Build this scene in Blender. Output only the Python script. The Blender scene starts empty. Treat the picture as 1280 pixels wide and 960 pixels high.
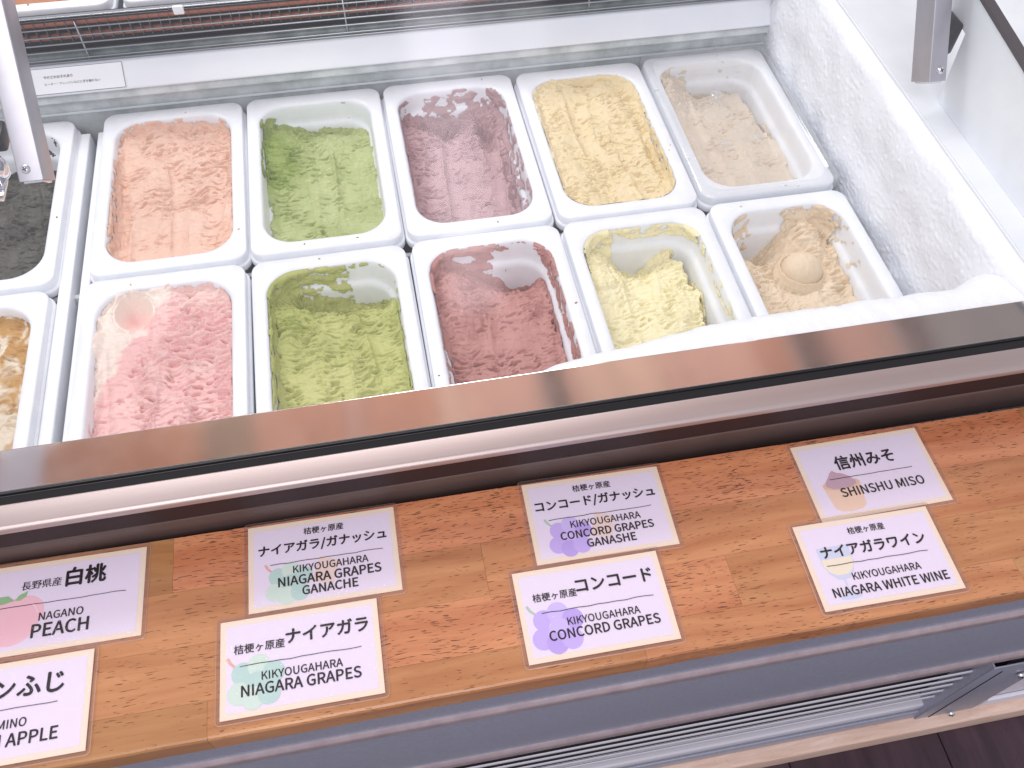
import bpy, bmesh, math, random
import numpy as np
from mathutils import Vector, Matrix
random.seed(7)
scene = bpy.context.scene
COL = scene.collection

# ------------------------------------------------------------------ camera
cam_d = bpy.data.cameras.new("camera"); cam = bpy.data.objects.new("camera", cam_d); COL.objects.link(cam)
Rr = Matrix(((0.98141595, -0.19085571, 0.01992084), (0.14542735, 0.80748481, 0.57168101), (-0.12519436, -0.55815982, 0.82023411)))
M = Rr.transposed().to_4x4(); M.translation = Vector((0.32092411, -0.98151775, 0.71004844))
cam.matrix_world = M
cam_d.sensor_width = 36.0; cam_d.lens = 36.0 * 1082.12 / 1280.0
cam_d.clip_start = 0.02; cam_d.clip_end = 50
scene.camera = cam

# ------------------------------------------------------------------ world, lamps, exposure
w = bpy.data.worlds.new("World"); scene.world = w; w.use_nodes = True
nt = w.node_tree
bg = nt.nodes['Background']; bg.inputs[0].default_value = (0.93, 0.92, 1.0, 1); bg.inputs[1].default_value = 0.66

def area(name, loc, target, sx, sy, power, col):
    d = bpy.data.lights.new(name, 'AREA'); d.shape = 'RECTANGLE'; d.size = sx; d.size_y = sy
    d.energy = power; d.color = col
    o = bpy.data.objects.new(name, d); COL.objects.link(o); o.location = loc
    o.rotation_euler = (Vector(target) - Vector(loc)).to_track_quat('-Z', 'Y').to_euler()
    return o
area('ceiling_lamp', (0.10, 0.66, 1.30), (0.40, -0.25, 0.0), 1.7, 0.26, 18.5, (0.93, 0.97, 1.0))
area('front_daylight', (-0.4, -1.9, 2.5), (0.4, -0.6, 0.0), 2.0, 1.0, 35.0, (1.0, 0.95, 0.95))
area('streak_light', (0.54, -2.1, 1.0), (0.40, -0.6, 0.2), 0.15, 1.10, 2.4, (0.95, 0.90, 1.0))  # added strip lamp, mirrored as a pale streak on the front glass
area('streak_light', (0.72, -2.1, 1.1), (0.55, -0.6, 0.3), 0.20, 0.90, 1.0, (0.95, 0.92, 1.0))  # second added strip, for a weaker streak beside it
area('added_uplight', (0.7, 1.15, 1.25), (0.7, 0.5, 1.95), 2.6, 0.15, 13.0, (1.0, 0.88, 0.76))  # added uplight, brightens the ceiling that the steel ledge reflects
scene.view_settings.view_transform = 'Standard'; scene.view_settings.look = 'None'
scene.view_settings.exposure = 0.0; scene.view_settings.gamma = 1.0
scene.render.engine = 'CYCLES'
scene.cycles.max_bounces = 10; scene.cycles.transparent_max_bounces = 16

# ------------------------------------------------------------------ materials
def srgb(r, g, b):
    f = lambda c: (c/12.92 if c <= .04045 else ((c+.055)/1.055)**2.4)
    return (f(r/255), f(g/255), f(b/255), 1.0)

def mat(name, col, rough=.5, metal=0.0, spec=.5, **kw):
    m = bpy.data.materials.new(name); m.use_nodes = True
    p = m.node_tree.nodes['Principled BSDF']
    p.inputs['Base Color'].default_value = col; p.inputs['Roughness'].default_value = rough
    p.inputs['Metallic'].default_value = metal; p.inputs['Specular IOR Level'].default_value = spec
    for k, v in kw.items(): p.inputs[k].default_value = v
    return m
def N(m, t, **kw):
    n = m.node_tree.nodes.new(t)
    for k, v in kw.items():
        if k in n.inputs.keys(): n.inputs[k].default_value = v
        else: setattr(n, k, v)
    return n
def L(m, a, ao, b, bi): m.node_tree.links.new(a.outputs[ao], b.inputs[bi])
def P(m): return m.node_tree.nodes['Principled BSDF']
def coords(m, scale=(1, 1, 1), kind='Object', rot=(0, 0, 0)):
    tc = N(m, 'ShaderNodeTexCoord'); mp = N(m, 'ShaderNodeMapping')
    mp.inputs['Scale'].default_value = scale; mp.inputs['Rotation'].default_value = rot
    L(m, tc, kind, mp, 'Vector'); return mp
def noise(m, vec, scale, detail=3, rough=.5):
    n = N(m, 'ShaderNodeTexNoise'); n.inputs['Scale'].default_value = scale
    n.inputs['Detail'].default_value = detail; n.inputs['Roughness'].default_value = rough
    L(m, vec, 0, n, 'Vector'); return n
def ramp(m, src, out, stops):
    r = N(m, 'ShaderNodeValToRGB'); e = r.color_ramp.elements
    e[0].position, e[0].color = stops[0]; e[1].position, e[1].color = stops[-1]
    for s in stops[1:-1]:
        x = e.new(s[0]); x.color = s[1]
    L(m, src, out, r, 0); return r
def bump(m, src, out, dist, strength=1.0):
    b = N(m, 'ShaderNodeBump'); b.inputs['Distance'].default_value = dist; b.inputs['Strength'].default_value = strength
    L(m, src, out, b, 'Height'); L(m, b, 0, P(m), 'Normal'); return b
g4 = lambda v: (v, v, v, 1)

def noisy(name, c1, c2, scale, rough, metal=0, stretch=(1, 1, 1), bd=0, spec=.5, rvar=0):
    m = mat(name, c1, rough, metal, spec)
    mp = coords(m, stretch); n = noise(m, mp, scale, 4, .6)
    r = ramp(m, n, 0, [(.35, c1), (.65, c2)]); L(m, r, 0, P(m), 'Base Color')
    if bd: bump(m, n, 0, bd)
    if rvar:
        rr = ramp(m, n, 0, [(.3, g4(rough)), (.7, g4(rough+rvar))]); L(m, rr, 0, P(m), 'Roughness')
    return m

M_TUB = noisy('white_plastic', srgb(232, 236, 242), srgb(240, 242, 246), 40, .28, spec=.45, rvar=.12)
M_LINER = noisy('liner_white_paint', srgb(224, 229, 233), srgb(236, 239, 243), 9, .4)
M_LINERG = noisy('grey_liner', srgb(176, 184, 184), srgb(212, 218, 219), 30, .3, bd=.0006)  # mottled grey liner; on the back step the grey stands for shade
M_PANEL = noisy('back_panel_paint', srgb(226, 231, 238), srgb(236, 239, 244), 6, .3)
M_DARK = noisy('dark_well_floor', srgb(52, 53, 56), srgb(96, 97, 100), 30, .5)
M_BLACK = mat('black_rubber', srgb(16, 14, 18), .32)
M_BLACKM = mat('cavity_shade_black', srgb(12, 12, 14), .7)  # black stands in for shade in the cavity, grille gaps and screw slots
M_STEEL = noisy('polished_steel', srgb(232, 226, 222), srgb(238, 232, 228), 18, .07, 1.0, (1, 1, 1), rvar=.04)
M_ALU = noisy('satin_aluminium', srgb(186, 170, 167), srgb(192, 176, 173), 60, .42, .8, (.05, 1, 1))
M_ARM = noisy('anodised_arm', srgb(176, 174, 182), srgb(184, 182, 190), 30, .38, .75)
M_CHROME = mat('chrome', srgb(225, 225, 230), .07, 1.0)
M_BROWNP = noisy('brown_grey_paint', srgb(84, 67, 64), srgb(92, 76, 72), 14, .42)
M_SHADOW = mat('recess_shade_brown', srgb(46, 28, 30), .6)  # dark brown standing for shade under the trim and in the bracket crease
M_FASC = noisy('grey_fascia_paint', srgb(164, 167, 184), srgb(174, 177, 194), 240, .42, .45, bd=.00008)
M_LIP = noisy('lit_fascia_lip', srgb(176, 158, 164), srgb(190, 174, 178), 60, .38, .5)  # lighter tone paints the light that the flared lips catch
M_WHITEP = mat('white_painted_base', srgb(226, 222, 232), .4)
M_SLAT = mat('louvre_grey_white', srgb(206, 204, 214), .38)
M_PIPE = noisy('copper_pipe', srgb(186, 108, 86), srgb(200, 126, 102), 40, .4, .3)
M_FIN = mat('aluminium_fin', srgb(120, 124, 128), .35, .7)
M_WIRE = mat('steel_wire', srgb(176, 180, 186), .28, .9)
M_GREENP = noisy('grey_green_duct', srgb(88, 98, 98), srgb(140, 152, 150), 25, .35)

def wood(name, c_lo, c_hi, c_pore, stretch, scale, pore_amt=.5, rough=.45, axis='x', pore_len=11, rnd=True, pore_s=1150):
    """streaky grain with short dark pores running along the grain; tone differs per object"""
    m = mat(name, c_lo, rough)
    tc = N(m, 'ShaderNodeTexCoord'); oi = N(m, 'ShaderNodeObjectInfo')
    add = N(m, 'ShaderNodeVectorMath', operation='ADD'); L(m, tc, 'Object', add, 0)
    sc = N(m, 'ShaderNodeVectorMath', operation='SCALE'); sc.inputs['Scale'].default_value = 3.0
    cmb = N(m, 'ShaderNodeCombineXYZ'); L(m, oi, 'Random', cmb, 0); L(m, oi, 'Random', cmb, 1); L(m, oi, 'Random', cmb, 2)
    L(m, cmb, 0, sc, 0); L(m, sc, 0, add, 1)
    # warp so that the grain waves
    wn = N(m, 'ShaderNodeTexNoise'); wn.inputs['Scale'].default_value = 9; wn.inputs['Detail'].default_value = 2
    L(m, add, 0, wn, 'Vector')
    ws = N(m, 'ShaderNodeVectorMath', operation='SCALE'); ws.inputs['Scale'].default_value = .016; L(m, wn, 1, ws, 0)
    ad2 = N(m, 'ShaderNodeVectorMath', operation='ADD'); L(m, add, 0, ad2, 0); L(m, ws, 0, ad2, 1)
    mp = N(m, 'ShaderNodeMapping'); mp.inputs['Scale'].default_value = (1/12., 1, 1) if axis == 'x' else (1, 1/12., 1)
    L(m, ad2, 0, mp, 'Vector')
    n1 = noise(m, mp, scale, 5, .62)
    r1 = ramp(m, n1, 0, [(.3, c_lo), (.72, c_hi)])
    mp2 = N(m, 'ShaderNodeMapping'); mp2.inputs['Scale'].default_value = (1./pore_len, 1, 1) if axis == 'x' else (1, 1./pore_len, 1)
    L(m, ad2, 0, mp2, 'Vector')
    n2 = noise(m, mp2, pore_s, 1.5, .45)
    n3 = noise(m, ad2, 22, 3, .55)
    # pores lie denser in some areas
    ma = N(m, 'ShaderNodeMath', operation='MULTIPLY_ADD'); L(m, n3, 0, ma, 0); ma.inputs[1].default_value = .34; L(m, n2, 0, ma, 2)
    pv = N(m, 'ShaderNodeMath', operation='MULTIPLY_ADD'); L(m, oi, 'Random', pv, 0); pv.inputs[1].default_value = .10 if rnd else 0; pv.inputs[2].default_value = -.055 if rnd else 0
    pa = N(m, 'ShaderNodeMath', operation='ADD'); L(m, ma, 0, pa, 0); L(m, pv, 0, pa, 1); ma = pa
    pr = ramp(m, ma, 0, [(.865 - .05*pore_amt, g4(0)), (.93 - .05*pore_amt, g4(.85))])
    hv = N(m, 'ShaderNodeHueSaturation')
    mr = N(m, 'ShaderNodeMapRange'); L(m, oi, 'Random', mr, 0)
    mr.inputs[3].default_value = .80 if rnd else .97; mr.inputs[4].default_value = 1.16 if rnd else 1.03
    L(m, mr, 0, hv, 'Value'); L(m, r1, 0, hv, 'Color')
    mr2 = N(m, 'ShaderNodeMath', operation='MULTIPLY_ADD'); L(m, oi, 'Random', mr2, 0)
    mr2.inputs[1].default_value = -.02 if rnd else 0; mr2.inputs[2].default_value = .508 if rnd else .5
    L(m, mr2, 0, hv, 'Hue')
    mx = N(m, 'ShaderNodeMix', data_type='RGBA'); L(m, pr, 0, mx, 0); L(m, hv, 0, mx, 6); mx.inputs[7].default_value = c_pore
    L(m, mx, 2, P(m), 'Base Color')
    inv = N(m, 'ShaderNodeMath', operation='SUBTRACT'); inv.inputs[0].default_value = 1; L(m, pr, 0, inv, 1)
    bump(m, inv, 0, .0005, .8)
    return m
M_WOOD = wood('rubberwood', srgb(174, 108, 66), srgb(212, 150, 102), srgb(108, 60, 36), None, 60, 1.1, .30)
P(M_WOOD).inputs['Coat Weight'].default_value = .5; P(M_WOOD).inputs['Coat Roughness'].default_value = .22
M_PINE = wood('pine', srgb(212, 176, 156), srgb(238, 212, 196), srgb(206, 164, 140), None, 130, -.6, .5, rnd=False)
M_FLOOR = wood('dark_floor_wood', srgb(50, 34, 44), srgb(84, 62, 74), srgb(30, 18, 24), None, 30, .0, .35, axis='y')
M_CEIL = wood('brown_ceiling_wood', srgb(138, 80, 50), srgb(176, 112, 76), srgb(100, 56, 36), None, 14, .1, .5, axis='y')

def clear(name, tint, ior=1.5, rough=.03, extra=0.0, bumpy=0, haze=None):
    """thin clear sheet: transparent, with a fresnel reflection; haze mixes in milky plastic and the painted veil of the case glass"""
    m = bpy.data.materials.new(name); m.use_nodes = True; n = m.node_tree.nodes; n.clear()
    out = n.new('ShaderNodeOutputMaterial'); tr = n.new('ShaderNodeBsdfTransparent'); tr.inputs[0].default_value = tint
    gl = n.new('ShaderNodeBsdfGlossy'); gl.inputs['Roughness'].default_value = rough; gl.inputs['Color'].default_value = g4(1)
    fr = n.new('ShaderNodeFresnel'); fr.inputs['IOR'].default_value = ior
    mx = n.new('ShaderNodeMixShader'); lk = m.node_tree.links
    ge = n.new('ShaderNodeNewGeometry'); mr = n.new('ShaderNodeMapRange')   # same reflectance seen from either side
    mr.inputs[3].default_value = ior; mr.inputs[4].default_value = 1.0/ior
    lk.new(ge.outputs['Backfacing'], mr.inputs[0]); lk.new(mr.outputs[0], fr.inputs['IOR'])
    ad = n.new('ShaderNodeMath'); ad.operation = 'ADD'; ad.inputs[1].default_value = extra
    lk.new(fr.outputs[0], ad.inputs[0]); lk.new(ad.outputs[0], mx.inputs[0])
    lk.new(tr.outputs[0], mx.inputs[1]); lk.new(gl.outputs[0], mx.inputs[2])
    last = mx
    if haze:
        df = n.new('ShaderNodeBsdfDiffuse'); df.inputs[0].default_value = haze[1]
        m2 = n.new('ShaderNodeMixShader'); m2.inputs[0].default_value = haze[0]
        lk.new(mx.outputs[0], m2.inputs[1]); lk.new(df.outputs[0], m2.inputs[2]); last = m2
    lk.new(last.outputs[0], out.inputs[0])
    if bumpy:
        ns = n.new('ShaderNodeTexNoise'); ns.inputs['Scale'].default_value = 60
        b = n.new('ShaderNodeBump'); b.inputs['Distance'].default_value = bumpy
        lk.new(ns.outputs[0], b.inputs['Height']); lk.new(b.outputs[0], gl.inputs['Normal'])
    return m
M_GLASS = clear('case_glass', (.985, .99, .99, 1), 1.5, .09, haze=(.03, srgb(236, 240, 250)))  # haze paints the milky reflected veil over the pane
M_LAME = clear('laminate_edge', (.90, .86, .86, 1), 1.45, .15, .05, .0, haze=(.30, srgb(236, 214, 208)))
M_LAMB = clear('laminate_border', (.90, .86, .85, 1), 1.45, .12, .02, .0002, haze=(.05, srgb(236, 214, 208)))
M_LAM = clear('laminate_film', (.975, .965, .975, 1), 1.45, .12, .0, .0004)
M_LID = clear('clear_lid_plastic', (.995, .995, .99, 1), 1.5, .06, .0, .0, haze=(.10, srgb(245, 243, 243)))
M_LIDE = clear('clear_lid_edge', (.94, .95, .955, 1), 1.5, .08, .04, .0, haze=(.16, srgb(240, 241, 244)))

# ------------------------------------------------------------------ mesh helpers
def link(name, me, m=None, parent=None):
    o = bpy.data.objects.new(name, me); COL.objects.link(o)
    if m is not None: me.materials.append(m)
    if parent is not None: o.parent = parent
    return o
def tag(o, label=None, cat=None, group=None, kind=None):
    if label: o['label'] = label
    if cat: o['category'] = cat
    if group: o['group'] = group
    if kind: o['kind'] = kind
    return o
def empty(name, loc=(0, 0, 0), rz=0):
    o = bpy.data.objects.new(name, None); COL.objects.link(o); o.location = loc; o.rotation_euler = (0, 0, rz)
    o.empty_display_size = .02; return o
def pydata(name, v, f, m=None, parent=None, smooth=False):
    me = bpy.data.meshes.new(name); me.from_pydata([tuple(x) for x in v], [], f); me.update()
    if smooth: me.polygons.foreach_set('use_smooth', [True]*len(me.polygons))
    return link(name, me, m, parent)
def box(name, x0, x1, y0, y1, z0, z1, m, parent=None, bev=0, seg=2, center=True):
    """box in world/parent space with origin at its centre"""
    bm = bmesh.new(); bmesh.ops.create_cube(bm, size=1)
    cx, cy, cz = (x0+x1)/2, (y0+y1)/2, (z0+z1)/2
    bmesh.ops.scale(bm, vec=(abs(x1-x0), abs(y1-y0), abs(z1-z0)), verts=bm.verts)
    if bev: bmesh.ops.bevel(bm, geom=bm.edges[:], offset=bev, segments=seg, affect='EDGES', profile=.5)
    me = bpy.data.meshes.new(name); bm.to_mesh(me); bm.free()
    if bev: me.polygons.foreach_set('use_smooth', [True]*len(me.polygons)); me.set_sharp_from_angle(angle=math.radians(40))
    o = link(name, me, m, parent); o.location = (cx, cy, cz); return o
def extrude_x(name, prof, x0, x1, m, parent=None, bev=0, sharp=35):
    """closed profile [(y,z)...] extruded along x"""
    n = len(prof); v = [(x0, y, z) for y, z in prof]+[(x1, y, z) for y, z in prof]
    f = [(i, (i+1) % n, n+(i+1) % n, n+i) for i in range(n)]
    f += [tuple(range(n))[::-1], tuple(range(n, 2*n))]
    bm = bmesh.new(); vs = [bm.verts.new(a) for a in v]
    for q in f: bm.faces.new([vs[i] for i in q])
    bmesh.ops.recalc_face_normals(bm, faces=bm.faces)
    if bev: bmesh.ops.bevel(bm, geom=[e for e in bm.edges if abs(e.verts[0].co.x-e.verts[1].co.x) > 1e-6], offset=bev, segments=3, affect='EDGES', profile=.5)
    me = bpy.data.meshes.new(name); bm.to_mesh(me); bm.free()
    me.polygons.foreach_set('use_smooth', [True]*len(me.polygons)); me.set_sharp_from_angle(angle=math.radians(sharp))
    return link(name, me, m, parent)
def tube(name, pts, r, m, parent=None, seg=8):
    v = []; f = []; pts = [Vector(p) for p in pts]
    for i, p in enumerate(pts):
        d = (pts[min(i+1, len(pts)-1)]-pts[max(i-1, 0)]).normalized()
        a = d.orthogonal().normalized() if abs(d.x) < .9 else Vector((0, 0, 1)).cross(d).normalized()
        b = d.cross(a)
        for k in range(seg):
            t = 2*math.pi*k/seg; v.append(p+r*(math.cos(t)*a+math.sin(t)*b))
    for i in range(len(pts)-1):
        for k in range(seg): f.append((i*seg+k, i*seg+(k+1) % seg, (i+1)*seg+(k+1) % seg, (i+1)*seg+k))
    f.append(tuple(range(seg))[::-1]); f.append(tuple(range((len(pts)-1)*seg, len(pts)*seg)))
    return pydata(name, v, f, m, parent, True)
def lathe(name, prof, m, parent=None, seg=24):
    """profile [(r,z)] about z"""
    v = []; f = []
    for r, z in prof:
        for k in range(seg):
            t = 2*math.pi*k/seg; v.append((r*math.cos(t), r*math.sin(t), z))
    for i in range(len(prof)-1):
        for k in range(seg): f.append((i*seg+k, i*seg+(k+1) % seg, (i+1)*seg+(k+1) % seg, (i+1)*seg+k))
    return pydata(name, v, f, m, parent, True)
def screw(parent, loc, normal, r=.0045):
    s = lathe('screw', [(0.0, r*.55), (r*.45, r*.5), (r*.85, r*.3), (r, .0), (r, -r*.3)], M_CHROME, parent, 16)
    s.location = loc; s.rotation_euler = Vector(normal).to_track_quat('Z', 'Y').to_euler()
    v = []; f = []
    for a in (0.4, 0.4+math.pi/2):
        c, sn = math.cos(a), math.sin(a); i = len(v)
        for dx, dy in ((-r*.5, -r*.1), (r*.5, -r*.1), (r*.5, r*.1), (-r*.5, r*.1)):
            v.append((dx*c-dy*sn, dx*sn+dy*c, r*.6+(.00002 if a > 1 else 0)))
        f.append((i, i+1, i+2, i+3))
    pydata('cross_slot', v, f, M_BLACKM, s)
    return s

# ------------------------------------------------------------------ numpy noise
def _hash(ix, iy, seed):
    h = (ix.astype(np.int64)*374761393 + iy.astype(np.int64)*668265263 + seed*2147483647) & 0xffffffff
    h = ((h ^ (h >> 13))*1274126177) & 0xffffffff
    h = h ^ (h >> 16)
    return (h & 0xffffff)/float(0x1000000)
def perlin(x, y, seed=0):
    xi = np.floor(x); yi = np.floor(y); fx = x-xi; fy = y-yi
    u = fx*fx*fx*(fx*(fx*6-15)+10); v = fy*fy*fy*(fy*(fy*6-15)+10)
    def g(i, j):
        a = _hash(xi+i, yi+j, seed)*2*np.pi
        return np.cos(a)*(fx-i)+np.sin(a)*(fy-j)
    a = g(0, 0)*(1-u)+g(1, 0)*u; b = g(0, 1)*(1-u)+g(1, 1)*u
    return (a*(1-v)+b*v)*1.5
def fbm(x, y, seed=0, o=4, gain=.5):
    s = 0; a = 1; t = 0
    for k in range(o):
        s = s+a*perlin(x*2**k+17.3*k, y*2**k-9.1*k, seed+k*13); t += a; a *= gain
    return s/t
def sst(x, a, b):
    t = np.clip((x-a)/(b-a), 0, 1); return t*t*(3-2*t)
def shingle(x, y, sx, sy, seed, jit=.9):
    """torn overlapping flakes: every cell is a tilted little plate; gives value ~[-1,1] and edge cliffs"""
    X = x/sx; Y = y/sy; xi = np.floor(X); yi = np.floor(Y)
    best = np.full(X.shape, 1e9); val = np.zeros(X.shape)
    for i in (-1, 0, 1):
        for j in (-1, 0, 1):
            cx = xi+i; cy = yi+j
            px = cx+.5+jit*(_hash(cx, cy, seed)-.5); py = cy+.5+jit*(_hash(cx, cy, seed+5)-.5)
            dx = X-px; dy = Y-py; tl = _hash(cx, cy, seed+9); sk = _hash(cx, cy, seed+11)-.5
            d = dx*dx+dy*dy+.25*dx*sk
            h = -(dy*(.5+1.1*tl))+dx*sk*.8+(_hash(cx, cy, seed+17)-.5)*.9
            mk = d < best; best = np.where(mk, d, best); val = np.where(mk, h, val)
    return val

# ------------------------------------------------------------------ tubs
PX, PY = .175, .2839
OA, OB = .0855, .1395           # half size of the rim outline
IA, IB, IR = .0712, .1222, .036  # half size and corner radius of the opening
TD = .125                        # tub depth
def wall_inset(d):
    d = np.asarray(d, float)
    return np.interp(d, [0, .0015, .004, .026, .031, TD], [0, .0016, .0028, .0050, .0092, .0185])
def rrect(a, b, r, n=10, ns=1):
    pts = []
    for cx, cy, t0 in ((a-r, b-r, 0), (-(a-r), b-r, 90), (-(a-r), -(b-r), 180), (a-r, -(b-r), 270)):
        for k in range(n+1):
            t = math.radians(t0+90*k/n); pts.append((cx+r*math.cos(t), cy+r*math.sin(t)))
    return pts
_tubmesh = None
def tub_mesh():
    global _tubmesh
    if _tubmesh: return _tubmesh
    rings = []  # (a,b,r,z)
    for a, b, r, z in ((.0660, .1190, .026, -TD-.003), (.0700, .1235, .024, -.10), (.0790, .1325, .022, -.030), (.0800, .1336, .022, -.0215),
                       (.0868, .1405, .017, -.0205), (.0873, .1411, .0175, -.0190), (.0872, .1410, .0175, -.0130), (.0866, .1404, .017, -.0118),
                       (.0848, .1388, .0155, -.0112), (.0846, .1386, .0155, -.0022), (.0841, .1381, .015, -.0007), (.0832, .1372, .014, 0.0),
                       (.0750, .1272, .030, -.0003), (.0724, .1238, .036, -.0006)):
        rings.append((a, b, r, z))
    for d in (0.0008, .0016, .003, .006, .012, .02, .0255, .027, .029, .0315, .036, .05, .08, .112):
        i = float(wall_inset(d)); rings.append((IA-i+.0004, IB-i+.0004, IR-i*.6, -d-.0008))
    i = float(wall_inset(TD)); rings += [(IA-i-.002, IB-i-.002, .024, -.1205), (IA-i-.007, IB-i-.007, .02, -.1245), (IA-i-.02, IB-i-.02, .012, -TD)]
    v = []; f = []; n = None
    for a, b, r, z in rings:
        p = rrect(a, b, r, 10); n = len(p); v += [(x, y, z) for x, y in p]
    for k in range(len(rings)-1):
        for j in range(n): f.append((k*n+j, k*n+(j+1) % n, (k+1)*n+(j+1) % n, (k+1)*n+j))
    f.append(tuple(range(n))[::-1]); f.append(tuple(range((len(rings)-1)*n, len(rings)*n)))
    me = bpy.data.meshes.new('ice_cream_tub'); me.from_pydata(v, [], f); me.update()
    bm = bmesh.new(); bm.from_mesh(me); bmesh.ops.recalc_face_normals(bm, faces=bm.faces); bm.to_mesh(me); bm.free()
    me.polygons.foreach_set('use_smooth', [True]*len(me.polygons)); me.set_sharp_from_angle(angle=math.radians(50))
    me.materials.append(M_TUB); _tubmesh = me; return me
def inside_sd(x, y, a, b, r):
    qx = np.abs(x)-(a-r); qy = np.abs(y)-(b-r)
    return np.hypot(np.maximum(qx, 0), np.maximum(qy, 0))+np.minimum(np.maximum(qx, qy), 0)-r

def cream_mat(name, c1, c2, c3=None, rough=.5, sss=.18):
    m = mat(name, c1, rough, 0, .35)
    at = N(m, 'ShaderNodeAttribute', attribute_name='blend')
    mp = coords(m); n1 = noise(m, mp, 55, 4, .6)
    ad = N(m, 'ShaderNodeMath', operation='MULTIPLY_ADD'); L(m, n1, 0, ad, 0); ad.inputs[1].default_value = .5; 
    sb = N(m, 'ShaderNodeMath', operation='SUBTRACT'); L(m, at, 'Fac', sb, 0); sb.inputs[1].default_value = .25
    L(m, sb, 0, ad, 2)
    r = ramp(m, ad, 0, [(.15, c1), (.85, c2)])
    L(m, r, 0, P(m), 'Base Color')
    P(m).inputs['Subsurface Weight'].default_value = sss; P(m).inputs['Subsurface Radius'].default_value = (1, .6, .4)
    P(m).inputs['Subsurface Scale'].default_value = .002
    n2 = noise(m, mp, 480, 3, .6); n3 = noise(m, coords(m, (1, 2.2, 1)), 260, 3, .6)
    mx = N(m, 'ShaderNodeMath', operation='ADD'); L(m, n2, 0, mx, 0); L(m, n3, 0, mx, 1)
    bump(m, mx, 0, .0007, .6)
    return m

def ice_cream(label, cx, cy, base, m, seed, smear, detail=1.0, tears=None, blendf=None, step=.00064, extra=None, ntr=3, drips=2, grp='ice creams in the display tubs'):
    a, b = IA, IB
    xs = np.arange(-a-.002, a+.002, step); ys = np.arange(-b-.002, b+.002, step)
    X, Y = np.meshgrid(xs, ys)
    U = X/a; V = Y/b
    wx = X+.008*fbm(X*36, Y*36, seed+1, 2); wy = Y+.009*fbm(X*36+9, Y*30+4, seed+2, 2)
    Uw = U+.13*fbm(X*42, Y*42, seed+13, 3)+.05*fbm(X*170, Y*170, seed+14, 2); Vw = V+.09*fbm(X*42+7, Y*42, seed+15, 3)+.035*fbm(X*170, Y*170, seed+16, 2)
    B = .74*base(Uw, Vw, X, Y, seed)
    T = tears(U, V) if tears is not None else np.ones_like(X)
    T = np.clip(T*1.0+1.3*fbm(X*30, Y*30, seed+3, 3), .05, 1)
    s1 = shingle(wx, wy, .0190, .0085, seed+20); s2 = shingle(wx+.01, wy, .0100, .0042, seed+40); s3 = shingle(wx, wy+.02, .0055, .0026, seed+60)
    Z = B + .0042*fbm(X*30, Y*22, seed+4, 3)*detail
    Z += detail*T*(.0022*s1+.0026*s2+.0015*s3)
    Z += detail*(1-T)*(.0008*fbm(wx*150, wy*22, seed+5, 2)+.0003*s3*sst(fbm(X*60, Y*60, seed+8, 2), .1, .4))
    # tracks left by the scoop, drawn towards the viewer: smooth hollow with a torn lip on one side
    rs = np.random.RandomState(seed)
    for q_ in range(ntr):
        x0 = (-.75+1.5*(q_+.5)/ntr+rs.uniform(-.15, .15))*a; bend = rs.uniform(-.5, .5); w_ = rs.uniform(.010, .019); dep = rs.uniform(.0020, .0045)
        v0 = rs.uniform(-.1, .75); v1 = v0-rs.uniform(.7, 1.5)
        c_ = x0+bend*.018*np.sin(Y/b*2.2+q_)+rs.uniform(-.12, .12)*Y
        dd = (X-c_)/w_+.12*fbm(X*90, Y*60, seed+90+q_, 2)
        en = sst(V+.12*fbm(X*60, Y*60, seed+95+q_, 2), v0+.10, v0-.02)*sst(V, v1-.25, v1+.1)
        ins_ = sst(np.abs(dd), 1.0, .86)*en
        sgn = rs.choice([-1, 1])
        Z = Z*(1-.55*ins_)+.55*ins_*(B+.0004*fbm(X*160, Y*20, seed+77, 2))-dep*np.clip(1-dd**2, 0, 1)*en*(1+.45*np.clip(sgn*dd, -1, 1))
        Z = Z+.0016*en*np.exp(-((sgn*dd-1.04)/.16)**2)*(.7+1.2*fbm(X*110, Y*90, seed+99+q_, 2))
    # deeper pits torn here and there
    pit = sst(fbm(wx*75, wy*270, seed+7, 2), .24, .38); Z -= pit*(.12+.88*T)*.0055*detail
    for _ in range(1):   # soften like half melted cream
        Zp = np.pad(Z, 1, mode='edge'); Z = .48*Z+.13*(Zp[:-2, 1:-1]+Zp[2:, 1:-1]+Zp[1:-1, :-2]+Zp[1:-1, 2:])
    if extra is not None: Z = extra(Z, X, Y)
    # creep up the wall in places
    sd = inside_sd(X, Y, a-wall_inset(-Z), b-wall_inset(-Z), IR-.004)
    Z += .006*sst(sd, -.008, .0)*sst(fbm(X*35+3, Y*35, seed+9, 3), -.35, .4)
    Z = np.minimum(Z, .012)
    ins = wall_inset(np.clip(-Z, 0, TD))
    sd = inside_sd(X, Y, a-ins, b-ins, IR-ins*.6)
    ok = (sd < .0016) & (Z > -TD-.004)
    ny, nx = X.shape; idx = np.arange(nx*ny).reshape(ny, nx)
    q = ok[:-1, :-1] & ok[1:, :-1] & ok[:-1, 1:] & ok[1:, 1:]
    F = np.stack([idx[:-1, :-1][q], idx[:-1, 1:][q], idx[1:, 1:][q], idx[1:, :-1][q]], 1)
    used = np.unique(F); rem = -np.ones(nx*ny, int); rem[used] = np.arange(len(used))
    co = np.stack([X.ravel(), Y.ravel(), Z.ravel()], 1)[used]
    bl = (blendf(U, V, Z) if blendf is not None else .5*np.ones_like(X))
    bl = np.clip(bl+.25*fbm(X*22, Y*30, seed+11, 3), 0, 1).ravel()[used]
    root = raw('ice_cream', co, rem[F], bl, m)
    root.location = (cx, cy, 0); tag(root, label, 'ice cream', grp)
    # residue left on the wall
    pts = np.array(rrect(a, b, IR, 14)); nxt = np.roll(pts, -1, 0); seg = np.hypot(*(nxt-pts).T); per = seg.sum()
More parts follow.
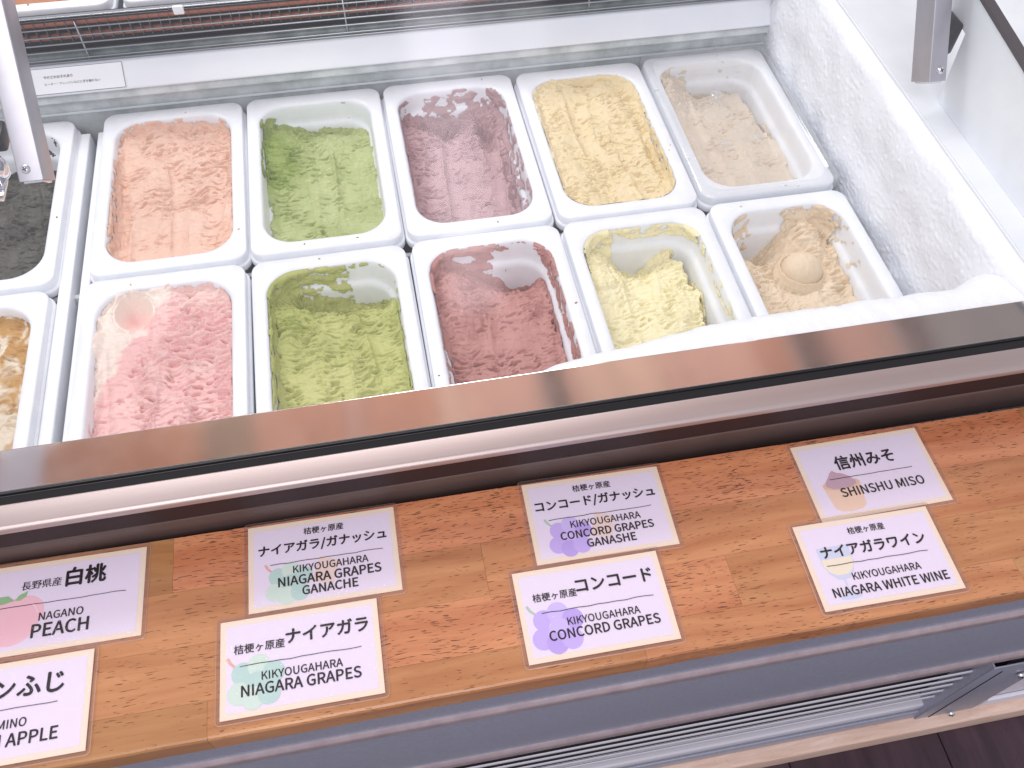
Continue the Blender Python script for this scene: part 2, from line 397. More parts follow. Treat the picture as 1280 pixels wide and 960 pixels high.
    cum = np.concatenate([[0], np.cumsum(seg)]); S = np.arange(0, per, .0012); D = np.arange(.0012, .085, .0012)
    k = np.clip(np.searchsorted(cum, S, side='right')-1, 0, len(pts)-1); t = (S-cum[k])/seg[k]
    c0 = pts[k]*(1-t)[:, None]+nxt[k]*t[:, None]; dirn = (nxt[k]-pts[k])/seg[k][:, None]; nin = np.stack([-dirn[:, 1], dirn[:, 0]], 1)
    SS, DD = np.meshgrid(S, D); ins = wall_inset(DD)
    PXn = c0[:, 0][None]+nin[:, 0][None]*ins; PYn = c0[:, 1][None]+nin[:, 1][None]*ins
    U2 = PXn/a; V2 = PYn/b
    surf = -.74*base(U2*.93, V2*.93, PXn*.93, PYn*.93, seed)
    nz = fbm(SS*55, DD*90, seed+70, 4, .6)
    j1 = .16*fbm(SS*45+5, DD*60, seed+71, 3); j2 = .005*fbm(SS*60, DD*60+8, seed+72, 3)
    bias = smear(U2*(1+j1*.2)+j1, V2+.6*j1*(np.abs(V2) < .8), DD+j2)+1.2*sst(DD, surf-.010, surf+.002)-.55
    O = .0026*(nz*1.5+bias); O = np.minimum(O, .004+.001*nz)
    O = O*sst(DD, .0005, .004)-.0004*(1-sst(DD, .0005, .004))
    keep = (O > -.0002) & (DD < surf+.012)
    gx = PXn+nin[:, 0][None]*(O-.0002+.0004); gy = PYn+nin[:, 1][None]*(O-.0002+.0004); gz = -DD-.0004
    ny, nx = SS.shape; idx = np.arange(nx*ny).reshape(ny, nx)
    q = (keep[:-1, :-1] & keep[1:, :-1] & keep[:-1, 1:] & keep[1:, 1:])
    F = np.stack([idx[:-1, :-1][q], idx[1:, :-1][q], idx[1:, 1:][q], idx[:-1, 1:][q]], 1)
    if len(F) > 20:
        used = np.unique(F); rem = -np.ones(nx*ny, int); rem[used] = np.arange(len(used))
        co = np.stack([gx.ravel(), gy.ravel(), gz.ravel()], 1)[used]
        bl = (blendf(U2, V2, gz) if blendf is not None else .5*np.ones_like(gz))
        s = raw('wall_smear', co, rem[F], np.clip(bl.ravel()[used], 0, 1), m); s.parent = root
    for q_ in range(drips):
        t = rs.uniform(0, 2*np.pi); ax, ay = rs.uniform(.0008, .0022), rs.uniform(.0006, .0015); e_ = rs.choice([.0745, .0765, .079])
        px_, py_ = (rs.choice([-1, 1])*e_, rs.uniform(-.10, .10)) if rs.rand() < .5 else (rs.uniform(-.05, .05), rs.choice([-1, 1])*(e_+.0525))
        vv = []; ff = []
        for k_, (rr_, hh_) in enumerate(((1.0, -.0004), (.85, .0004), (.45, .0009), (.05, .0011))):
            for j_ in range(9):
                an = 2*np.pi*j_/9; wob = 1+.3*np.sin(an*2+t)+.15*np.sin(an*3+2*t)
                vv.append((px_+rr_*wob*ax*np.cos(an+t), py_+rr_*wob*ay*np.sin(an+t), hh_))
        for k_ in range(3):
            for j_ in range(9): ff.append((k_*9+j_, k_*9+(j_+1) % 9, k_*9+9+(j_+1) % 9, k_*9+9+j_))
        pydata('drip', vv, ff, m, root, True)
    return root
def raw(name, co, F, bl, m):
    me = bpy.data.meshes.new(name); nF = len(F); k = F.shape[1]
    me.vertices.add(len(co)); me.vertices.foreach_set('co', np.ascontiguousarray(co, np.float32).ravel())
    me.loops.add(nF*k); me.loops.foreach_set('vertex_index', np.ascontiguousarray(F, np.int32).ravel())
    me.polygons.add(nF); me.polygons.foreach_set('loop_start', np.arange(0, nF*k, k, dtype=np.int32))
    me.polygons.foreach_set('loop_total', np.full(nF, k, np.int32))
    me.polygons.foreach_set('use_smooth', np.ones(nF, bool))
    me.update(); me.validate()
    if bl is not None:
        at = me.attributes.new('blend', 'FLOAT', 'POINT'); at.data.foreach_set('value', np.ascontiguousarray(bl, np.float32))
    return link(name, me, m)

def tub(cx, cy, label, dz=0, rz=0):
    o = bpy.data.objects.new('ice_cream_tub', tub_mesh()); COL.objects.link(o)
    o.location = (cx, cy, dz); o.rotation_euler = (0, 0, rz)
    return tag(o, label, 'tub', 'white ice cream tubs')

def gs(U, V, u, v, su, sv, rot=0):
    c, s = math.cos(rot), math.sin(rot); a = (U-u)*c+(V-v)*s; b = -(U-u)*s+(V-v)*c
    return np.exp(-(a/su)**2-(b/sv)**2)

def cxy(i, row): return (i+.5)*PX, -(row+.5)*PY
jit = {}

# ---- the ten flavours in the main well, back row first
def b_peach(U, V, X, Y, s):
    return -.020 - .010*gs(U, V, .0, -.75, .55, .9) - .016*gs(U, V, -.95, -.35, .22, .7) - .006*gs(U, V, .55, .75, .4, .12) + .004*gs(U, V, -.1, .85, .7, .2) - .008*gs(U, V, .35, .95, .35, .10)
def b_green(U, V, X, Y, s):
    return -.040 + .014*gs(U, V, -.75, .45, .35, .4) - .022*sst(V, .62, .98)*sst(U, -.7, 0) - .006*gs(U, V, .45, -.2, .3, 1.) + .005*gs(U, V, .15, .1, .3, .5)
def b_mauve(U, V, X, Y, s):
    h = -.042 - .055*gs(U, V, -.12, .74, .36, .15) - .03*gs(U, V, .55, .55, .10, .25) + .016*gs(U, V, .3, .6, .18, .14) + .012*gs(U, V, -.8, .35, .35, .5)
    return h - .05*sst(U, .62, .86)*sst(V, .55, -.2)*0.5 - .004*gs(U, V, .1, -.3, .25, .8) - .012*sst(V, .86, 1.0)
def b_yellow(U, V, X, Y, s):
    return -.012 - .014*gs(U, V, .05, -.35, .5, .75, .1) - .022*gs(U, V, .93, -.25, .16, .5) + .004*gs(U, V, -.7, -.55, .25, .2) - .012*gs(U, V, .1, 1.0, .25, .10) + .002*gs(U, V, -.5, .8, .2, .1)
def b_beige(U, V, X, Y, s):
    h = -.050 + .044*gs(U, V, -.85, .75, .42, .30) + .010*gs(U, V, .45, .0, .35, .2)
    return h - .07*sst(U+.22*V, .80, 1.0) - .03*sst(V, .72, .95)*sst(U, -.5, -.1)
def b_pink(U, V, X, Y, s):
    bowl = .013*gs(U, V, -.38, .60, .20, .17)
    return -.013 - bowl - .012*sst(V, .3, -.9) - .010*sst(U+.5*V, -.15, -.55)*sst(V, .4, 0) + .003*gs(U, V, .0, .45, .5, .12) - .004*gs(U, V, .6, -.1, .25, .8)
def b_olive(U, V, X, Y, s):
    h = -.038 + .018*gs(U, V, -.8, .55, .4, .4) - .008*gs(U, V, .2, -.5, .5, .5) + .01*gs(U, V, .85, -.1, .2, .5)
    return h - .055*gs(U, V, .55, .92, .50, .20) - .04*gs(U, V, -.2, .80, .45, .12) - .014*sst(U, -.86, -.98)
def b_plum(U, V, X, Y, s):
    h = -.052 + .030*gs(U, V, -.7, .65, .42, .45) + .012*gs(U, V, .5, .45, .3, .2)
    return h - .05*gs(U, V, .45, .90, .40, .20) - .06*sst(U, .80, .94)*sst(V, .7, .3) - .006*sst(V, -.1, -.6)
def b_lemon(U, V, X, Y, s):
    h = -.054 + .030*gs(U, V, -.8, .7, .38, .40) + .010*gs(U, V, .25, .3, .25, .25)
    h = h - .085*sst(U-.08*np.sin(V*5)-.10*(V<0)*V, .70, .84)
    return h - .05*gs(U, V, .0, .86, .34, .15) + .060*gs(U, V, .66, -.40, .08, .10)
def b_miso(U, V, X, Y, s):
    h = -.064 + .020*gs(U, V, -.85, .45, .35, .4) + .030*gs(U, V, .40, .60, .34, .5) + .022*gs(U, V, .40, .95, .35, .3)
    h = h - .08*sst(U+.10*V, .88, 1.02) - .050*gs(U, V, -.40, .88, .32, .17)
    return h
def b_black(U, V, X, Y, s): return -.045 + .012*fbm(X*30, Y*30, 3, 2) - .03*sst(V, .5, .9)
def b_caramel(U, V, X, Y, s): return -.022 + .006*fbm(X*30, Y*30, 5, 2)
BASES = [b_peach, b_green, b_mauve, b_yellow, b_beige, b_pink, b_olive, b_plum, b_lemon, b_miso]

def miso_ball(Z, X, Y):
    r = .0240; cz = -.0435
    cy = -.372-(-1.5*PY); cx = .800-4.5*PX
    d2 = (X-cx)**2+(Y-cy)**2
    ball = np.where(d2 < r*r, cz+np.sqrt(np.maximum(r*r-d2, 0)), -1)+.0009*fbm(X*110, Y*110, 5, 3)+.0006*fbm(X*300, Y*60, 6, 2)
    d = np.sqrt(d2); ang = np.arctan2(Y-cy, X-cx)
    rr = r+.0020+.0014*fbm(ang*2, ang*0+3, 4, 3)
    ring = (cz+.0035-.0010*np.abs(d-rr)/.001)+.0026*np.exp(-((d-rr)/.0018)**2)*(1.1+np.sin(-ang-.6))
    ring = np.where(d < rr+.004, ring+.0012*fbm(ang*7, d*200, 8, 3), -1)
    moat = Z-.009*np.exp(-(np.maximum(d-r*1.0, 0)/.010)**2)
    return np.maximum(np.maximum(moat, ball), ring)
def pink_scoop(Z, X, Y):
    cx, cy = .0535-.5*PX, -.331+1.5*PY; d = np.hypot((X-cx)/1.0, (Y-cy)/1.15)
    bowl = -.034+.030*(d/.022)**2+.0004*fbm(X*100, Y*100, 3, 3)
    return np.where(d < .022, np.minimum(Z, bowl), Z+.002*np.exp(-((d-.0225)/.002)**2))

C = srgb
TUBS = [
 # i,row,label of tub, label of ice cream, colours c1,c2, smear, tears, blend
 (0, 0, 'white tub of peach orange ice cream, first of the back row in the main well', 'peach orange ice cream scraped nearly level with its rim', C(226,182,158), C(234,202,184), lambda U,V,D: .1+.7*(U<-.8)*(V<.5)+.4*(V>.8), lambda U,V: .75*sst(V,-.5,.3)+.35*sst(U,.2,.6)-.6*gs(U,V,-.75,.6,.3,.6), None, None, 1),
 (1, 0, 'white tub of light green ice cream, second of the back row', 'light green ice cream with dark green lump at its back left corner', C(140,158,82), C(188,196,142), lambda U,V,D: -.35+.35*(V>.8)*(U>-.3)*(U<.7)+.75*(U<-.8)*(V>0)+.4*(U<-.6)*(V>.7), lambda U,V: .4-.5*gs(U,V,.7,-.5,.3,.6)+.5*gs(U,V,-.7,.3,.4,.3), lambda U,V,Z: .62-.75*gs(U,V,-.8,.35,.45,.5)+.9*sst(fbm(U*11,V*17,41,2),.36,.44)*gs(U,V,.15,.2,.5,.6), None, 1),
 (2, 0, 'white tub of dusty mauve ice cream, third of the back row', 'dusty mauve ice cream with bare white patches showing at its back', C(162,124,126), C(194,162,164), lambda U,V,D: .05+.55*(V>.8)*(U>-.5)+.45*(U>.8)+.3*(U<-.8), lambda U,V: .15+.75*sst(V,-.1,.4)+.3*sst(U,-.1,-.7), None, None, 1.0),
 (3, 0, 'white tub of custard yellow ice cream, fourth of the back row', 'custard yellow ice cream filled level to its rim with a smooth oval trough', C(226,206,160), C(234,218,180), lambda U,V,D: .8, lambda U,V: .30+.6*gs(U,V,.35,.2,.35,.5)+.5*gs(U,V,.6,-.5,.35,.3)+.5*gs(U,V,-.75,.6,.3,.4), None, None, 1),
 (4, 0, 'white tub of pale beige ice cream under a clear lid, last of the back row', 'pale beige ice cream under the clear lid, heaped in its back left corner', C(212,196,174), C(224,212,194), lambda U,V,D: -.5+.9*(U<-.3)*(V>.6)+.45*(V>.8)*(U>0), lambda U,V: .25+.6*gs(U,V,-.8,.8,.5,.4), None, None, .9),
 (0, 1, 'white tub of pink ice cream, first of the front row in the main well', 'pink ice cream with a smooth round scoop hollow and a creamy back left corner', C(238,190,186), C(240,224,212), lambda U,V,D: .1, lambda U,V: .9*sst(V-.6*U,.8,.2)*sst(V,1,.5)-.7*sst(U+.35*V,-.35,-.8)+.5*sst(U,-.2,.2), lambda U,V,Z: .18+.80*sst(V-1.1*U+.5*fbm(U*3,V*4,7,3),.95,1.2)+.25*sst(V+.3*fbm(U*4,V*4,9,3),.6,.8)-.9*gs(U,V,-.47,.78,.26,.16), pink_scoop, 1.15),
 (1, 1, 'white tub of olive green ice cream, second of the front row', 'olive green ice cream smeared up the left wall of its tub', C(158,168,84), C(202,202,134), lambda U,V,D: -.1+.95*(U<-.5)+.75*(V>.8)*(U<.25)*(U>-.9)+.45*(V>.7)*(D<.010)+.5*(U>.8)*(V<.6), lambda U,V: .55, lambda U,V,Z: .55+.35*gs(U,V,-.1,-.5,.6,.5)-.3*gs(U,V,-.7,.6,.4,.3), None, 1.15),
 (2, 1, 'white tub of plum brown ice cream, third of the front row', 'plum brown ice cream with ragged smears along the back and right walls', C(176,122,114), C(200,148,140), lambda U,V,D: -.1+.85*(V>.8)*(U<.1)+.75*(U>.8)*(D<.026)+.75*(D<.011)*(V>.5)+.5*(U<-.8), lambda U,V: .45-.5*gs(U,V,.1,.1,.9,.12), lambda U,V,Z: .45+.2*gs(U,V,.1,-.6,.3,.3), None, 1),
 (3, 1, 'white tub of pale lemon ice cream, fourth of the front row', 'pale lemon yellow ice cream leaving the right side of its tub bare', C(236,226,174), C(244,236,200), lambda U,V,D: -.25+.95*(V>.75)*(D<.018)+.9*(V>.5)*(U<-.4)+.7*(U>.8)*(D<.016), lambda U,V: .35, None, None, 1.15),
 (4, 1, 'white tub of light caramel ice cream, last of the front row beside the frosted wall', 'light caramel ice cream with a round scooped ball resting on it', C(222,200,168), C(232,214,188), lambda U,V,D: -.35+.9*(V>.6)*(U<-.5)+1.2*(V>.7)*(U>.1)*(U<.9)+.5*(U>.6)*(V>.2), lambda U,V: .65*sst(V,-.1,.3)+.1*(V<-.2)-.1, None, miso_ball, 1.1),
]
JIT = [(.001,.0008,.004),(0,.0006,-.002),(-.0005,0,.002),(.0008,-.0006,.003),(.0008,.0015,-.004),(-.001,0,-.004),(.0002,-.0006,.004),(.0005,.0004,-.002),(0,-.0004,.002),(.0006,.0004,-.003)]
for k, (i, row, tl, il, c1, c2, sm, te, bf, ex, det) in enumerate(TUBS):
    x, y = cxy(i, row); jx, jy, jr = JIT[k]
    t_ = tub(x+jx, y+jy, tl, dz=.0006*(k % 3), rz=jr)
    ic = ice_cream(il, x+jx, y+jy, BASES[k], cream_mat('ice_cream_%d' % k, c1, c2), 100+37*k, sm, det, te, bf, extra=ex)
    ic.location.z = .0006*(k % 3); ic.rotation_euler.z = jr

# ---- tubs left of the divider gap
LX = -.0300-.0855
t_ = tub(LX, -.0045-.1395, 'white tub of dark charcoal ice cream behind the left support arm')
ice_cream('dark charcoal green ice cream in the tub left of the gap', LX, -.0045-.1395, b_black, cream_mat('ice_cream_charcoal', C(66, 64, 58), C(96, 94, 86)), 900, lambda U,V,D: .1, 1.0, lambda U,V: .6)
t_ = tub(LX-.002, -.0045-.1395-PY, 'white tub of caramel swirled ice cream cut off by the left edge')
ice_cream('cream ice cream with golden brown caramel swirls', LX-.002, -.0045-.1395-PY, b_caramel, cream_mat('ice_cream_caramel', C(190, 146, 84), C(226, 212, 190)), 950, lambda U,V,D: .1, 1.0, lambda U,V: .2,
          lambda U,V,Z: .5+2.6*(fbm(U*3+fbm(U*2,V*2,4,2)*2, V*4, 31, 3)))

# ---- the two tubs beyond the coil
for (x, lab, lab2, c1, c2, sd) in ((-.0400, 'white tub of brown ice cream beyond the wire guard, behind the left support arm', 'smooth brown ice cream in the far tub beyond the wire guard', C(170,112,78), C(190,134,98), 1100),
                               (.1430, 'white tub of rosy ice cream beyond the wire guard, right of the brown one', 'rosy pink ice cream in the far tub beyond the wire guard', C(196,112,112), C(226,156,152), 1150)):
    tt = tub(x, .1910, lab, .1135)
    q = ice_cream(lab2, x, .1910, lambda U,V,X,Y,s: -.010+0*U, cream_mat('ice_cream_far_%d' % sd, c1, c2), sd, lambda U,V,D: .2, .8, lambda U,V: .1*np.ones_like(U), step=.0014)
    q.location.z = .1135

# ---- clear lid on the beige tub
x, y = cxy(4, 0); x += .0008; y += .0015
lid = empty('clear_tub_lid', (x, y, .0006)); lid.rotation_euler.z = -.006
tag(lid, 'clear plastic lid with a small round knob lying on the pale beige tub', 'lid')
v = []; rings = [(.0885, .1425, .018, -.006), (.0888, .1428, .018, .0035), (.0878, .1418, .018, .0058), (.0862, .1402, .0175, .0064), (.0800, .1340, .022, .0066), (.0785, .1325, .022, .0050), (.076, .130, .022, .0046)]
for a, b, r, z in rings: v += [(p[0], p[1], z) for p in rrect(a, b, r, 8)]
n = 36
f = [(k*n+j, k*n+(j+1) % n, (k+1)*n+(j+1) % n, (k+1)*n+j) for k in range(len(rings)-1) for j in range(n)]
pydata('lid_edge', v, f, M_LIDE, lid, True)
top = [(p[0], p[1], .0046) for p in rrect(.076, .130, .022, 8)]
pydata('lid_top', top, [tuple(range(n))], M_LID, lid)
kn = lathe('knob', [(.0062, .0048), (.0052, .008), (.0060, .0125), (.0090, .0145), (.0088, .0162), (.0055, .0168), (.0035, .0160), (0.0, .0162)], M_LIDE, lid, 28)
kn.location = (-.016, .030, 0)
for px, py in ((-.030, -.052), (.014, -.048)):
    box('clip_mark', px-.0052, px+.0052, py-.0028, py+.0028, .0048, .0066, M_LIDE, lid, .0006)
for px, py, a in ((-.0862, .060, 0), (-.0862, -.075, 0), (.02, .1402, 1), (.03, -.1402, 1)):
    box('lid_tab', px-(.003 if not a else .0008), px+(.003 if not a else .0008), py-(.0008 if not a else .003), py+(.0008 if not a else .003), .0064, .0082, M_LIDE, lid)

# ------------------------------------------------------------------ the freezer cabinet
FZ = empty('display_freezer', (0.4, -.3, -.55))
tag(FZ, 'ice cream display freezer with white frosted well, steel front ledge and grey fascia', 'display freezer')
off = Vector((-.4, .3, .55))
FZ_parts = []
def fz(o):
    o.parent = FZ; o.location = Vector(o.location)+off; return o
X0, X1 = -.55, 1.45
# well
fz(box('well_floor', X0, .905, -.60, .035, -.150, -.140, M_DARK))
fz(box('front_liner', X0, .905, -.606, -.586, -.15, .118, M_LINER))
fz(box('right_liner', .9005, .92, -.606, .0, -.15, .1235, M_LINER))
fz(box('tub_rail', X0, .895, -.2870, -.2808, -.040, -.0225, M_LINERG, None, .001))
for x0_, x1_ in ((-.0302, -.0170), (-.0078, .0022)):
    fz(extrude_x('side_rail', [(0, 0), (1, 0), (1, 1), (0, 1)], 0, 1, M_TUB)) if False else None
    fz(box('side_rail', x0_, x1_, -.600, -.018, -.045, -.0125, M_TUB, None, .002, 3))
# back wall of the well: grey lower wall, step, sloped white panel
fz(extrude_x('lower_back_wall', [(.012, -.14), (.012, -.004), (.0105, .001), (.0118, .0165), (.030, .0165), (.030, -.14)], X0, .8965, M_LINERG, bev=.0015))
fz(extrude_x('back_step', [(.0085, .0165), (.0035, .0180), (.0035, .0195), (.0080, .0300), (.030, .0300), (.030, .0165)], X0, .8960, M_LINERG, bev=.001))  # shade on this face is put into its grey colour
fz(extrude_x('back_panel', [(.0015, .0302), (.0005, .0325), (.0240, .0552), (.0290, .0555), (.040, .0555), (.040, .0302)], X0, .8900, M_PANEL, bev=.0012))
fz(box('lower_ledge_cap', X0, .8962, .0105, .0135, -.004, -.0015, M_LINER))

# coil and guard behind the panel
fz(box('coil_shade_sheet', X0, X1, .0465, .0480, .03, .1090, M_BLACKM))  # black sheet paints the darkness behind the fins
fz(box('coil_tray', X0, X1, .0295, .0464, .046, .0505, M_GREENP))
fz(tube('duct_pipe', [(X0, .0375, .0600), (X1, .0375, .0600)], .0075, M_GREENP, None, 12))
fz(tube('copper_pipe', [(X0, .0385, .1045), (X1, .0385, .1045)], .0050, M_PIPE, None, 12))
fz(tube('copper_pipe', [(X0, .0415, .084), (X1, .0415, .084)], .0040, M_PIPE, None, 12))
fv = []; ff = []
rnd = random.Random(3)
for k in range(int((X1-X0)/.0118)):
    x = X0+k*.0118+rnd.uniform(-.0004, .0004); lean = rnd.uniform(-.0015, .0015); i = len(fv); t = .00045
    pr = [(.0330, .1090), (.0330, .0820), (.0460, .0800), (.0460, .1090)]
    for s in (-t, t):
        for y, z in pr: fv.append((x+s+(lean if z < .09 else 0), y, z))
    ff += [(i, i+1, i+2, i+3), (i+7, i+6, i+5, i+4), (i, i+4, i+5, i+1), (i+1, i+5, i+6, i+2), (i, i+3, i+7, i+4)]
o = fz(pydata('cooling_fins', fv, ff, M_FIN)); tag(o, kind='stuff')
for z, yy, r in ((.1002, .0305, .0011), (.0905, .0295, .0011), (.0815, .0287, .0011), (.0725, .028, .0011), (.0625, .0275, .0011), (.0585, .0272, .0009)):
    fz(tube('guard_wire', [(X0, yy, z), (X1, yy, z)], r, M_WIRE, None, 8))
for x in (-.295, .0125, .2125-.0, .4125+.0, .725):
    pass
for x in (-.31, .004, .318, .632, .946):
    fz(tube('guard_cross_wire', [(x, .0315, .110), (x+.0005, .0290, .075), (x+.001, .0280, .057)], .0011, M_WIRE, None, 8))
fz(box('guard_top_bar', X0, X1, .028, .037, .1100, .1128, M_BLACK, None, .0008))
fz(box('guard_top_strip', X0, X1, .0300, .0360, .1135, .1152, M_WIRE, None, .0004))
# upper deck carrying the far tubs
fz(box('far_deck', X0, X1, .0, .001, .0, .001, M_LINERG)) if False else None
fz(box('far_well_floor', X0, .905, .082, .60, -.03, -.02, M_DARK))
fz(box('white_drip_clip', .3035-.185-.0, .3165-.185, .026, .031, .1065, .1175, M_TUB, None, .002)).location
# right side deck, cheek plate
deck = fz(extrude_x('side_deck', [(-.606, .1240), (.60, .1240), (.60, .1300), (-.606, .1300)], .9005, X1, M_LINER, bev=.0015))
cp = [(-.3045, .1302), (-.2965, .2050), (-.2640, .2095), (-.215, .2500), (-.294, .2410), (-.390, .2270), (-.56, .190), (-.600, .160), (-.600, .1302)]
v = [(.930, y, z) for y, z in cp]+[(.938, y, z) for y, z in cp]; n = len(cp)
f = [tuple(range(n)), tuple(range(n, 2*n))[::-1]]+[(j, (j+1) % n, n+(j+1) % n, n+j) for j in range(n)]
fz(pydata('side_cheek', v, f, M_LINER))
gk = cp[3:8]
v = []; f = []
for j, (y, z) in enumerate(gk):
    v += [(.928, y+.001, z+.0005), (.938, y+.001, z+.0005), (.938, y+.001, z+.0055), (.928, y+.001, z+.0055)]
for j in range(len(gk)-1):
    for a in range(4): f.append((j*4+a, j*4+(a+1) % 4, (j+1)*4+(a+1) % 4, (j+1)*4+a))
fz(pydata('cheek_gasket', v, f, mat('dark_grey_seal', srgb(62, 54, 58), .5)))
fz(box('dark_opening_block', .914, .9295, -.292, -.262, .178, .212, M_BLACK, None, .003))  # black block stands in for the dark opening behind the arm
fz(box('end_frame', 1.16, 1.30, -.606, .3, .1302, .26, M_LINERG, None, .003))
# front ledge (polished steel), gasket, satin trim
fz(extrude_x('steel_ledge', [(-.5795, .1310), (-.5785, .1300), (-.5790, .1230), (-.5800, .1230), (-.5960, .1200), (-.6158, .1200), (-.6158, .1306)], X0, X1, M_STEEL, bev=.0004, sharp=8))
fz(extrude_x('glass_gasket', [(-.6160, .1215), (-.6160, .1318), (-.6176, .1326), (-.6190, .1320), (-.6196, .1298), (-.6274, .1294), (-.6274, .1215)], X0, X1, M_BLACK, bev=.0006))
fz(extrude_x('aluminium_trim', [(-.6276, .1220), (-.6276, .1314), (-.6286, .1324), (-.6462, .1326), (-.6490, .1310), (-.6495, .1265), (-.6470, .1225)], X0, X1, M_ALU, bev=.0009))
fz(box('shadow_strip', X0, X1, -.640, -.606, .090, .1222, M_SHADOW))  # solid dark strip, paints the shade beneath the trim
fz(extrude_x('front_fillet', [(-.6065, .05), (-.6405, .05), (-.6405, .0880), (-.6380, .0905), (-.6065, .0905)], X0, X1, M_BROWNP, bev=.001))

# glass, leaning back from the gasket
th = math.radians(60); gy, gz = -.6176, .1326
d = Vector((0, math.cos(th), math.sin(th))); nrm = Vector((0, -math.sin(th), math.cos(th)))*.003
def pane(name, x0, x1, s0, s1):
    a = Vector((0, gy, gz))+d*s0; b = Vector((0, gy, gz))+d*s1
    v = [(x0, a.y, a.z), (x1, a.y, a.z), (x1, b.y, b.z), (x0, b.y, b.z)]
    return fz(pydata(name, v, [(0, 1, 2, 3)], M_GLASS))
pane('front_glass', X0, 1.10, .0, .56)

# arms
def arm(x0, x1, p, q, screw_x, lab):
    """box section; p = lower front corner (y,z), q = point up along the front corner"""
    dv = Vector((0, q[0]-p[0], q[1]-p[1])).normalized(); dp = Vector((0, dv.z, -dv.y))  # dp: back/down side
    D = .031; Lh = .55
    P0 = Vector((0, p[0], p[1])); t = .0016
    o = empty('support_arm', ((x0+x1)/2, p[0], p[1])); loc = o.location.copy()
    def W(pts): return [tuple(Vector(a)-loc) for a in pts]
    v = []
    for s in (0, Lh):
        for (x, dd) in ((x0, 0), (x1, 0), (x1, D), (x0, D), (x0+t, t), (x1-t, t), (x1-t, D-t), (x0+t, D-t)):
            q_ = P0+dv*s+dp*dd; v.append((x, q_.y, q_.z))
    f = [(0, 1, 9, 8), (1, 2, 10, 9), (2, 3, 11, 10), (3, 0, 8, 11), (4, 12, 13, 5), (5, 13, 14, 6), (6, 14, 15, 7), (7, 15, 12, 4), (0, 4, 5, 1), (1, 5, 6, 2), (2, 6, 7, 3), (3, 7, 4, 0)]
    bm = bmesh.new(); vs = [bm.verts.new(a) for a in W(v)]
    for q2 in f: bm.faces.new([vs[i] for i in q2])
    bmesh.ops.recalc_face_normals(bm, faces=bm.faces)
    eds = [e for e in bm.edges if {e.verts[0].index, e.verts[1].index} in ({0, 8}, {1, 9}, {2, 10}, {3, 11})]
    bm.verts.index_update()
    eds = [e for e in bm.edges if tuple(sorted((e.verts[0].index, e.verts[1].index))) in ((0, 8), (1, 9), (2, 10), (3, 11))]
    bmesh.ops.bevel(bm, geom=eds, offset=.0012, segments=3, affect='EDGES', profile=.5)
    me = bpy.data.meshes.new('arm_tube'); bm.to_mesh(me); bm.free()
    me.polygons.foreach_set('use_smooth', [True]*len(me.polygons)); me.set_sharp_from_angle(angle=math.radians(50))
    link('arm_tube', me, M_ARM, o)
    # chrome end piece inside
    v = []
    for s in (-.002, .006):
        for (x, dd) in ((x0+.003, .003), (x1-.003, .003), (x1-.003, D-.003), (x0+.003, D-.003)):
            q_ = P0+dv*s+dp*dd; v.append((x, q_.y, q_.z))
    pydata('end_plug', W(v), [(0, 1, 2, 3), (4, 7, 6, 5), (0, 4, 5, 1), (1, 5, 6, 2), (2, 6, 7, 3), (3, 7, 4, 0)], M_CHROME, o)
    c = P0+dv*.0105-dp*.0004; screw(o, Vector((screw_x, c.y, c.z))-loc, -dp, .0042)
    tag(o, lab, 'support arm', 'grey metal arms holding the front glass')
    return o
arm(.0085, .030, (-.3131, .1644), (-.2081, .2789), .0165, 'pale metal support arm with an end screw, at the left over the charcoal ice cream')
arm(.890, .909, (-.3254, .1734), (-.2824, .2362), .9018, 'pale metal support arm with an end screw, at the right above the white side deck')
hg = empty('chrome_hinge', (-.018, -.26, .15)); tag(hg, 'chrome hinge knob with black grip beside the left support arm', 'hinge')
h = lathe('hinge_barrel', [(.0, .011), (.007, .0105), (.0105, .008), (.0115, .003), (.0115, -.010), (.009, -.016), (0, -.016)], M_CHROME, hg, 24); h.location = (-.004, -.016, .004); h.rotation_euler = (.5, .2, 0)
box('hinge_plate', -.016, .002, -.046, -.012, -.012, -.008, M_CHROME, hg, .001)
box('grip', -.010, .010, -.004, .022, .010, .028, M_BLACK, hg, .003)

# fasciae and grille under the counter: these run 0.5 degree off the well, as the counter does
SK = -.0093
FR = empty('freezer_front', (0, 0, 0)); 
FR.parent = FZ; FR.location = Vector((0, 0, 0))+off; FR.rotation_euler = (0, 0, 0)
bpy.data.objects.remove(FR)
def skew(o):
    for vtx in o.data.vertices:
        vtx.co.y += SK*(vtx.co.x+o.location.x)
    return o
YF = -.7835
skew(fz(extrude_x('upper_fascia', [(YF, .044), (YF, -.0720), (YF-.0015, -.0745), (YF+.020, -.0745), (YF+.020, .044)], X0, X1, M_FASC, bev=.001)))
skew(fz(extrude_x('fascia_lip', [(YF-.0004, -.0735), (YF-.0052, -.0800), (YF-.0056, -.0880), (YF-.0040, -.0915), (YF+.02, -.0915), (YF+.02, -.0748)], X0, X1, M_LIP, bev=.0015)))
skew(fz(extrude_x('lower_fascia', [(YF+.001, -.0950), (YF+.001, -.2500), (YF-.0005, -.2530), (YF+.020, -.2530), (YF+.020, -.0950)], X0, X1, M_FASC, bev=.001)))
skew(fz(extrude_x('fascia_lip', [(YF+.0004, -.2515), (YF-.0046, -.2590), (YF-.0052, -.2670), (YF-.0030, -.2715), (YF+.02, -.2715), (YF+.02, -.2532)], X0, X1, M_LIP, bev=.0015)))
skew(fz(box('grille_back', X0, X1, YF+.014, YF+.03, -.4559, -.2716, M_BLACKM)))  # black plate gives the louvre gaps their painted shade
